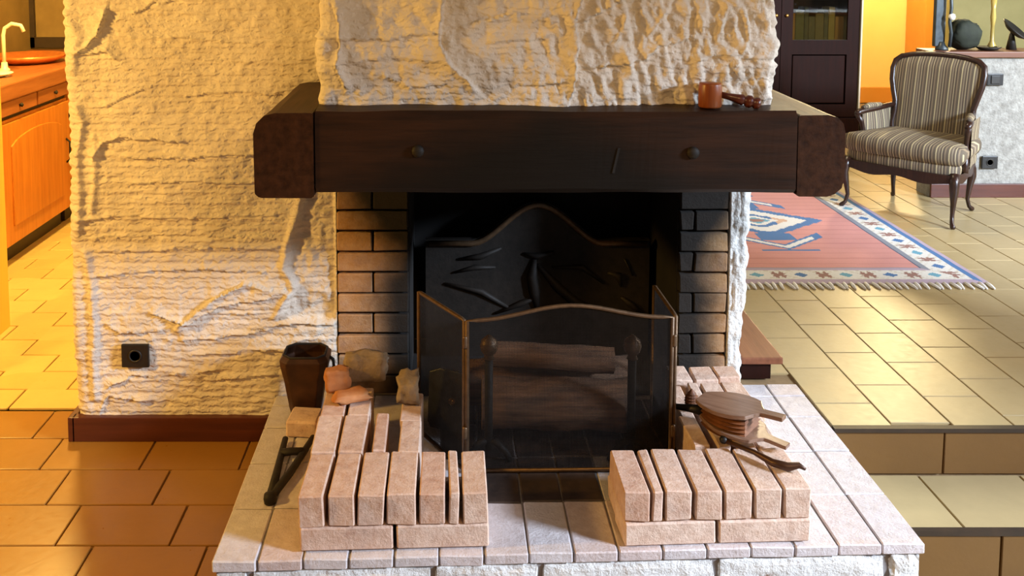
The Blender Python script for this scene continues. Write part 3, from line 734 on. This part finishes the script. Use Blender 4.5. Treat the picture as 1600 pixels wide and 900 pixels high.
G().lathe([(.002, 0), (.010, .003), (.012, .010), (.008, .018), (.002, .02)], 12, RM(0, 0, 0, (-.062, .062, 0))).build('knob', IRON, pk, True)

# ------------------------------------------------------------------ mallet on the mantel
ml = thing('wooden_mallet', 'small turned wooden mallet standing on the mantel', 'mallet', (.688, 2.497, 1.194))
G().lathe([(.027, 0), (.030, .004), (.030, .05), (.0285, .060), (.028, .064), (.006, .066)], 28).build('head', MALLET, ml, True)
G().lathe([(.008, .02), (.009, .05), (.012, .07), (.015, .085), (.010, .090), (.016, .096), (.017, .106), (.011, .112), (.016, .118), (.015, .128), (.006, .132)], 16,
          RM(0, R(103), R(-8), (0, 0, .040))).build('handle', MALLETD, ml, True)

# ------------------------------------------------------------------ sockets and switches
def socket(label, x, z, y, w_, h_, parent=None, hole=True):
    t = thing('wall_socket', label, 'socket', (x, y, z))
    G().box(-w_/2, w_/2, -.012, 0, -h_/2, h_/2).build('plate', BLACKP, t, bevel=.004)
    if hole: G().lathe([(.022, 0), (.022, .003), (.017, .003), (.016, .001)], 20, RM(R(90), 0, 0, (0, -.011, 0))).build('well', DARKC, t, True)
    else: G().box(-.026, .026, -.017, -.010, -.024, .024).build('rocker', DARKC, t, bevel=.003)
    return t
socket('dark square socket low on the yellow plaster wall', -1.02, .288, YW - .004, .090, .078)
socket('black light switch high on the white half wall', 3.207, .855, 5.592, .095, .07, hole=False)
socket('black power socket low on the white half wall', 3.20, .362, 5.592, .092, .076)

# ------------------------------------------------------------------ right: half wall, hall, cabinet
tag(G().box(2.86, 5.4, 5.6, 5.76, ZU, .985).build('wall_half', GPLAST), kind='structure')
tag(G().box(2.84, 5.4, 5.57, 5.80, .985, 1.02).build('trim_1', CAPW, bevel=.004), kind='structure')
tag(G().box(2.86, 5.4, 5.583, 5.6, ZU, .232).build('baseboard_right', BASEB, bevel=.003), kind='structure')
tag(G().box(3.98, 6.8, 7.6, 7.7, ZU, 2.5).build('wall_far', OLIVE), kind='structure')
tag(G().box(-.4, 5.2, 9.2, 9.3, ZU, 2.5).build('wall_back', YELLOWP), kind='structure')
dj = tag(G().box(4.39, 4.49, 8.80, 9.18, ZU, 2.4).build('trim_2', ORANGEP, bevel=.004), kind='structure')
tag(G().box(3.6, 4.5, 9.17, 9.2, ZU, .30).build('baseboard_back', ORANGEP, bevel=.004), kind='structure')
cb = thing('display_cabinet', 'dark mahogany cabinet with glazed doors behind the mantel', 'cabinet', (2.75, 7.6, ZU))
G().box(-.75, -.73, 0, .42, 0, 1.9).box(.50, .535, 0, .42, 0, 1.9).box(-.75, .53, .40, .42, 0, 1.9).box(-.75, .53, 0, .42, 1.86, 1.9).box(-.75, .53, 0, .42, .12, .15).box(-.73, .50, .02, .40, .715, .735).build('carcass', MAHOG, cb)
G().box(-.77, .555, -.015, .43, 0, .13).build('plinth', MAHOG, cb, bevel=.006)
for x0, x1 in ((-.735, -.115), (-.11, .505)):
    d = G().box(x0, x0+.09, -.022, 0, .14, 1.85).box(x1-.09, x1, -.022, 0, .14, 1.85).box(x0+.09, x1-.09, -.022, 0, .14, .24).box(x0+.09, x1-.09, -.022, 0, .64, .755).box(x0+.09, x1-.09, -.022, 0, 1.75, 1.85).build('door', MAHOG, cb)
    G().box(x0+.10, x1-.10, -.016, -.004, .25, .63).build('panel', MAHOG, d, bevel=.005)
    G().box(x0+.09, x1-.09, -.012, -.008, .755, 1.75).build('pane', GLASS, d)
    G().lathe([(.010, 0), (.014, .012), (.006, .018)], 12, RM(R(90), 0, 0, (x1-.04 if x0 < -.5 else x0+.04, -.022, .95))).build('knob', BRASSB, d, True)
G().box(.520, .532, -.026, 0, .16, 1.86).build('bead', CREAMM, cb)
cols = [(110, 94, 40), (124, 84, 28), (62, 64, 36), (40, 44, 30), (56, 54, 38), (76, 68, 44), (46, 50, 40)]
x = 2.70
for i in range(9):
    wd = .035 + .018*((i*7) % 3); hgt = .20 + .05*((i*5) % 4)/2
    bm_ = basic('book_cloth_%d' % i, cols[i % 7], None, 30, .7, .1)
    col_name = ['olive', 'ochre', 'moss green', 'dark green', 'grey', 'tan', 'slate green', 'pale olive', 'amber'][i]
    o = tag(G().box(0, wd-.004, 0, .15, 0, hgt).build('book', bm_, bevel=.003, loc=(x, 7.68, ZU+.735)), '%s book behind the cabinet glass' % col_name, 'book', 'books in the cabinet')
    x += wd
# things on the half wall
gp = thing('lamp_stand', 'slate iron lamp stand on the end of the half wall', 'lamp stand', (2.935, 5.68, 1.02))
G().lathe([(.036, 0), (.036, .012), (.02, .03), (.014, .05)], 20).build('base', SLATE, gp, True)
G().box(-.042, .018, .0, .035, .02, .80).build('post', SLATE, gp, bevel=.004)
G().tube([(.03, -.03, .02), (.035, -.035, .10), (.02, -.04, .17), (.03, -.035, .25), (.015, -.03, .5)], .010, 8).build('scroll', SLATE, gp, True)
G().lathe([(.003, .18), (.016, .185), (.020, .20), (.016, .215), (.003, .22)], 14, RM(0, 0, 0, (.032, -.04, 0))).build('knob', WHITEC, gp, True)
tag(lump('cloth_bundle', (.15, .13, .165), GREENC, None, (3.068, 5.685, 1.02), (0, 0, 0), .22, 31, .25), 'dark green rounded bundle on the half wall cap', 'bundle')
tag(G().lathe([(.02, 0), (.05, .004), (.072, .02), (.07, .022), (.04, .010), (.002, .008)], 24).build('dish', DARKC, None, True, (3.20, 5.66, 1.02)), 'low dark dish beside the green bundle', 'dish')
vz = thing('bud_vase', 'slim yellow stem vase on the half wall', 'vase', (3.255, 5.72, 1.02))
G().lathe([(.028, 0), (.03, .01), (.012, .05), (.010, .14), (.016, .19), (.012, .24), (.018, .3)], 18).build('body', basic('yellow_glass', (176, 150, 74), (196, 170, 90), 10, .3, .05), vz, True)
hr = thing('tray_stand', 'dark carved dish tilted on a small stand', 'ornament', (3.36, 5.70, 1.02))
G().lathe([(.002, .0), (.05, .006), (.09, .03), (.086, .034), (.03, .016), (.002, .014)], 24, RM(R(25), R(35), 0, (0, 0, .10))).build('bowl', DARKC, hr, True)
G().tube([(0, 0, 0), (0, 0, .11)], [.03, .010], 10).build('stand', DARKC, hr, True)

# low wooden bench beside the chimney
bn = thing('low_bench', 'low wooden ledge bench beside the white jamb', 'bench', (1.04, 3.16, ZU))
G().box(-.045, .095, -.02, .42, .058, .082).build('top', BENCHW, bn, bevel=.005)
G().box(-.04, .06, .0, .40, .0, .058).build('base', MAHOG, bn)

# ------------------------------------------------------------------ rug
RX0, RX1, RY0, RY1 = 1.00, 2.375, 4.09, 6.35
rg = thing('kilim_rug', 'pink and blue patterned wool rug with fringe on the tiles', 'rug', ((RX0+RX1)/2, (RY0+RY1)/2, ZU))
NX, NY = 190, 300; WX, WY = RX1-RX0, RY1-RY0
def rugcol(x, y):     # x, y from the rug's centre
    ax, ay = WX/2-abs(x), WY/2-abs(y); e = min(ax, ay); s = y if ax < ay else x
    pink, white, blue, dark, lilac, aqua, brown, grey = [S(c) for c in ((206, 142, 134), (224, 222, 216), (60, 112, 166), (58, 74, 104), (176, 158, 176), (96, 160, 184), (150, 110, 100), (132, 138, 150))]
    if e < .022: return lilac
    if e < .05: return blue if ax < ay else lilac
    if e < .175:
        p = ((s + 4)/.20) % 1; q = (e - .1125)/.055; i = int((s+4)/.20)
        if abs(p-.5)*3.2 + abs(q) < .55: return blue if i % 2 else aqua
        if abs(p-.5)*2.2 + abs(q)*.8 < .9: return white
        if abs(abs(p-.5)-.42)*9 + abs(q)*1. < .9: return brown
        return white if (int(s*60) + int(e*70)) % 3 else S((206, 200, 186))
    if e < .20: return grey if ax < ay else lilac
    if e < .212: return dark if ax < ay else grey
    # field: a stepped medallion with a hooked chevron below and above it
    yy = y + .14; xx = x + .02; st = .014
    d = (abs(xx)//st*st)/.35 + (abs(yy)//st*st)/.27
    if d < .30: return brown if d < .10 else (aqua if d < .18 else white)
    if d < .46: return S((206, 168, 140)) if abs(xx) > .09 else blue
    if d < .76: return white
    if d < 1.0: return blue
    v_ = abs(yy); u = abs(xx)
    hook = v_ - (.47 - .17*u/.2)
    if u < .24 and abs(hook) < .040: return white if abs(hook) < .020 and u < .19 else blue
    if u < .09 and .24 < v_ < .36: return blue
    if u < .14 and abs(v_ - .52) < .012: return blue
    return pink if (int(y*90)) % 7 else S((192, 126, 122))
vs = []; cols_ = []
for j in range(NY+1):
    for i in range(NX+1):
        x_ = -WX/2 + WX*i/NX; y_ = -WY/2 + WY*j/NY
        vs.append((x_, y_, .0055 + .0008*float(math.sin(x_*31)*math.sin(y_*23))))
fs = [(j*(NX+1)+i, j*(NX+1)+i+1, (j+1)*(NX+1)+i+1, (j+1)*(NX+1)+i) for j in range(NY) for i in range(NX)]
me = mesh('pile', vs, fs, RUG, True)
ca = me.color_attributes.new('rug', 'FLOAT_COLOR', 'CORNER')
buf = []
for j in range(NY):
    for i in range(NX):
        c = rugcol(-WX/2 + WX*(i+.5)/NX, -WY/2 + WY*(j+.5)/NY); buf += [*c, 1.]*4
ca.data.foreach_set('color', buf)
link('pile', me, rg)
G().box(-WX/2, WX/2, -WY/2, WY/2, 0.0003, .004).build('backing', FRINGE, rg)
g = G(); nf = 44
for i in range(nf):
    x_ = -WX/2 + WX*(i+.5)/nf; dx = random.uniform(-.012, .012)
    g.tube([(x_, -WY/2+.005, .006), (x_+dx*.5, -WY/2-.03, .006), (x_+dx, -WY/2-.065, .004)], [.006, .008, .005], 5)
o = g.build('fringe', FRINGE, rg, True); o['kind'] = 'stuff'

# ------------------------------------------------------------------ armchair
ac = thing('armchair', 'striped upholstered armchair with carved dark wooden frame', 'armchair', (2.645, 5.325, ZU+.001), R(-49.1))
fw, fd = .295, .24
def leg(x, y, s, front=True):
    o = 1 if front else -1
    pts = [(x*.97, y + .012*o, .285), (x*1.0, y - .006*o, .24), (x*1.01, y - .012*o, .20), (x*.985, y + .004*o, .13), (x*.965, y + .012*o, .07), (x*.985, y - .004*o, .028), (x*1.03, y - .022*o, .010), (x*1.04, y - .026*o, .004)]
    G().tube(pts, [.024, .026, .023, .015, .011, .0105, .014, .010], 10).build('leg', CHAIRW, ac, True)
leg(-fw, -fd, 1); leg(fw, -fd, 1); leg(-.215, .185, 1, False); leg(.215, .185, 1, False)
def apron(t):   # plan of seat rim
    return t
# rail (serpentine lower edge)
def rail(p0, p1, dip, bow):
    g = G(); k = 20; vs = []
    for i in range(k+1):
        t = i/k; x = p0[0] + (p1[0]-p0[0])*t; y = p0[1] + (p1[1]-p0[1])*t
        nx_, ny_ = (p1[1]-p0[1]), -(p1[0]-p0[0]); L = math.hypot(nx_, ny_); nx_ /= L; ny_ /= L
        b = bow*math.sin(math.pi*t); zl = .230 + dip*(math.cos(4*math.pi*t)*.5 - .5)*.9 + .006
        zt = .278
        for (o_, z) in ((.012, zl), (.012, zt), (-.02, zt), (-.02, zl)): vs.append((x + nx_*(b+o_), y + ny_*(b+o_), z))
    fs = [(i*4+j, i*4+(j+1) % 4, (i+1)*4+(j+1) % 4, (i+1)*4+j) for i in range(k) for j in range(4)] + [(0, 1, 2, 3), (k*4+3, k*4+2, k*4+1, k*4)]
    g.add(vs, fs); return g.build('rail', CHAIRW, ac)
rail((-fw, -fd), (fw, -fd), .022, .02); rail((fw, -fd), (.22, .185), .014, .01); rail((-.22, .185), (-fw, -fd), .014, .01); rail((.22, .185), (-.22, .185), .0, 0)
# upholstered seat: platform and thick cushion
def pillow(name, outline, z0, z1, mat, crown=.02, edge=.03, rings=7, parent=ac):
    n = len(outline); cx = sum(p[0] for p in outline)/n; cy = sum(p[1] for p in outline)/n; vs = []
    prof = []
    for i in range(6):
        an = R(-90 + 180*i/5); prof.append((edge*(math.cos(an)-1), (z0+z1)/2 + (z1-z0)/2*math.sin(an)))
    for ins, z in prof:
        for x, y in outline:
            d = math.hypot(x-cx, y-cy); k_ = (d+ins)/d; vs.append((cx + (x-cx)*k_, cy + (y-cy)*k_, z))
    for r in range(1, rings):
        f = 1 - r/rings
        for x, y in outline:
            d = math.hypot(x-cx, y-cy); k_ = (d-edge)/d*f; vs.append((cx + (x-cx)*k_, cy + (y-cy)*k_, z1 + crown*(1-f*f)))
    vs.append((cx, cy, z1+crown)); m = len(prof) + rings - 1
    fs = [(i*n+j, i*n+(j+1) % n, (i+1)*n+(j+1) % n, (i+1)*n+j) for i in range(m-1) for j in range(n)]
    fs += [((m-1)*n+j, (m-1)*n+(j+1) % n, m*n) for j in range(n)] + [tuple(range(n-1, -1, -1))]
    g = G(); g.add(vs, fs); return g.build(name, mat, parent, True)
def seat_outline(gx=0.):
    p = []
    for i in range(13): t = -1 + 2*i/12; p.append(((fw+.02+gx)*t, -fd - .028*(1-t*t) - gx*.6 + .02*abs(t)**6))
    for i in range(1, 8): t = i/7; p.append((fw+.02+gx - (.075)*t, -fd+.02 + (.44)*t))
    for i in range(1, 9): t = i/8; p.append(((fw+.02+gx-.075)*(1-2*t), .2 + .02*math.sin(math.pi*t)))
    for i in range(1, 7): t = 1 - i/7; p.append((-(fw+.02+gx - .075*t), -fd+.02 + .44*t))
    return p
pillow('seat_platform', seat_outline(-.012), .258, .335, STRX, .0, .012)
pillow('seat_cushion', seat_outline(.012), .325, .425, STRX, .022, .035)
# back: outline in the leaning, gently curved back plane
def bp(s_, t_, off=0.):
    y = .150 + .17*(t_-.28) - .55*s_*s_*(1 if t_ < .62 else max(.35, 1-(t_-.62)*3)) + off
    return (s_, y, t_)
half = [(.212, .30), (.215, .38), (.222, .46), (.214, .52), (.216, .58), (.232, .64), (.247, .70), (.252, .765), (.243, .812), (.212, .838), (.15, .852), (.08, .859), (0, .862)]
outl = half + [(-x, z) for x, z in half[-2::-1]]
g = G(); g.tube([bp(x, z) for x, z in outl], .0165, 10); g.build('back_frame', CHAIRW, ac, True)
def pad(off, bulge, name, mat):
    vs = []; n = len(half); K = 16
    for (x, z) in half[::-1]:
        pass
    zz = [.30 + (.861-.30)*i/26 for i in range(27)]
    hz = [q[1] for q in half]; hxs = [q[0] for q in half]
    for z in zz:
        wdt = float(np.interp(z, hz, hxs)); wdt = max(wdt, .02)
        for k in range(K+1):
            t = -1 + 2*k/K; e = (1-abs(t)**3)*min(1, (.861-z)/.06+.05)
            vs.append(bp(wdt*t, z, off - bulge*e))
    fs = [(j*(K+1)+i, j*(K+1)+i+1, (j+1)*(K+1)+i+1, (j+1)*(K+1)+i) for j in range(26) for i in range(K)]
    g = G(); g.add(vs, fs); return g.build(name, mat, ac, True)
pad(0, .035, 'back_upholstery', STRX); pad(.004, -.012, 'back_cover', STRX)
# arms
for s_ in (-1, 1):
    B0 = bp(s_*.215, .56); 
    top = [B0, (s_*.255, .04, .545), (s_*.285, -.05, .535), (s_*.298, -.10, .53), (s_*.302, -.125, .518)]
    g = G(); g.tube(top, [.014, .017, .018, .019, .014], 10); arm = g.build('arm_rail', CHAIRW, ac, True)
    g = G(); g.tube([(s_*.246, .055, .565), (s_*.275, -.02, .562), (s_*.288, -.075, .553)], [.014, .022, .014], 10, flat=.8); g.build('arm_pad', STRY, ac, True)
    g = G(); g.tube([(s_*.302, -.115, .52), (s_*.288, -.085, .47), (s_*.282, -.075, .42), (s_*.295, -.115, .33), (s_*.298, -.13, .28)], [.016, .014, .014, .017, .02], 10); g.build('arm_post', CHAIRW, ac, True)
    g = G(); vs = []
    for j in range(7):
        z = .29 + (.54-.29)*j/6
        for i in range(11):
            t = i/10; x = s_*(.225 + (.285-.225)*t); y = .165 + (-.08-.165)*t + .03*(z-.29)/.25*(1-t)
            vs.append((x - s_*.022*math.sin(math.pi*t)*math.sin(math.pi*(j+.5)/7), y, z))
    k0 = len(vs); vs2 = [(x + s_*.022, y, z) for x, y, z in vs]
    fs = [(j*11+i, j*11+i+1, (j+1)*11+i+1, (j+1)*11+i) for j in range(6) for i in range(10)]
    g.add(vs, fs); g.add(vs2, fs); g.build('arm_panel', STRY, ac, True)

# ------------------------------------------------------------------ kitchen, seen past the left wall
tag(G().box(-1.925, -1.878, 3.2, 3.995, 0, 2.3).build('door_1', DOORP, bevel=.003), kind='structure')
tag(G().box(-2.95, -2.85, 3.9, 7.0, 0, 2.5).build('wall_kitchen', BROWNW), kind='structure')
tag(G().box(-3.0, -.4, 6.55, 6.65, 0, 2.5).build('wall_rear', BROWNW), kind='structure')
tr = tag(G().box(-2.86, -2.82, 6.52, 6.56, .95, 2.4).box(-2.9, -.5, 6.52, 6.56, .95, 1.02).build('trim_3', DARKF), kind='structure')
kc = thing('kitchen_cabinet', 'honey pine kitchen base cabinet with arched panel door', 'cabinet', (-2.23, 4.72, 0))
G().box(-.58, -.012, -.02, .86, .10, .75).build('body', PINE, kc)
G().box(-.56, -.06, 0, .84, 0, .10).build('plinth', DARKF, kc)
def arched(y0, y1, z0, z1, rise):
    p = [(y0, z0), (y1, z0), (y1, z1-rise)]
    for i in range(1, 12): t = i/12; p.append((y1 + (y0-y1)*t, z1 - rise + rise*math.sin(math.pi*t)**.6))
    return p + [(y0, z1-rise)]
MX = Matrix(((0, 0, 1, 0), (1, 0, 0, 0), (0, 1, 0, 0), (0, 0, 0, 1)))
for (y0, y1) in ((-.01, .85),):
    d = G().box(-.012, .008, y0, y1, .11, .735).build('door', PINE, kc, bevel=.003)
    G().prism(arched(y0+.10, y1-.13, .20, .665, .05), .004, .016, MX).build('panel', PINE, d, bevel=.005)
    G().tube([(.008, y1-.06, .38), (.03, y1-.06, .40), (.03, y1-.06, .50), (.008, y1-.06, .52)], .006, 6).build('handle', DIRON, d, True)
    for z in (.22, .62): G().lathe([(.006, 0), (.007, .003), (.007, .05), (.006, .053)], 8, RM(0, 0, 0, (.010, y1-.005, z))).build('hinge', DIRON, d, True)
kd = thing('kitchen_drawer_unit', 'row of wooden drawers under the kitchen worktop', 'drawers', (-2.23, 4.72, .752))
G().box(-.58, -.02, -.02, .86, 0, .098).build('carcass', DARKF, kd)
for y0, y1 in ((-.01, .41), (.43, .85)):
    d = G().box(-.02, .012, y0, y1, .024, .096).build('drawer', COUNTER, kd, bevel=.003)
    G().lathe([(.006, 0), (.012, .014), (.004, .02)], 10, RM(0, R(90), 0, (.012, (y0+y1)/2, .06))).build('knob', DIRON, d, True)
ct = tag(G().box(-2.84, -2.205, 4.65, 6.5, .852, .94).build('worktop', COUNTER, bevel=.008), 'thick wooden kitchen worktop over the pine cabinet', 'worktop')
k2 = thing('kitchen_cabinet', 'pine kitchen base cabinet in the corner beyond the arched door', 'cabinet', (-2.23, 5.62, 0))
G().box(-.58, -.012, -.02, .86, .10, .85).build('body', PINE, k2)
G().box(-.56, -.06, 0, .84, 0, .10).build('plinth', DARKF, k2)
d = G().box(-.012, .008, .0, .82, .11, .84).build('door', PINE, k2, bevel=.003); G().box(.004, .014, .1, .72, .2, .74).build('panel', PINE, d, bevel=.004)
tag(G().lathe([(.002, 0), (.15, .004), (.21, .03), (.215, .05), (.205, .05), (.16, .02), (.002, .016)], 32).build('copper_basin', COPPER, None, True, (-2.52, 5.72, .94)), 'round copper basin on the kitchen worktop', 'basin')
fc = thing('kitchen_tap', 'cream swan-neck tap above the kitchen worktop', 'tap', (-2.465, 5.3, .94))
G().tube([(0, 0, 0), (0, 0, .20), (.01, 0, .24), (.05, 0, .265), (.10, 0, .255), (.115, 0, .22)], .011, 10).build('spout', CREAMM, fc, True)
G().lathe([(.03, 0), (.03, .01), (.018, .02), (.016, .05)], 16).build('base', CREAMM, fc, True)
tag(G().lathe([(.002, 0), (.05, .004), (.09, .02), (.088, .024), (.05, .010), (.002, .008)], 24).build('saucer', WHITEC, None, True, (-2.40, 5.05, .94)), 'white saucer near the worktop edge', 'saucer')
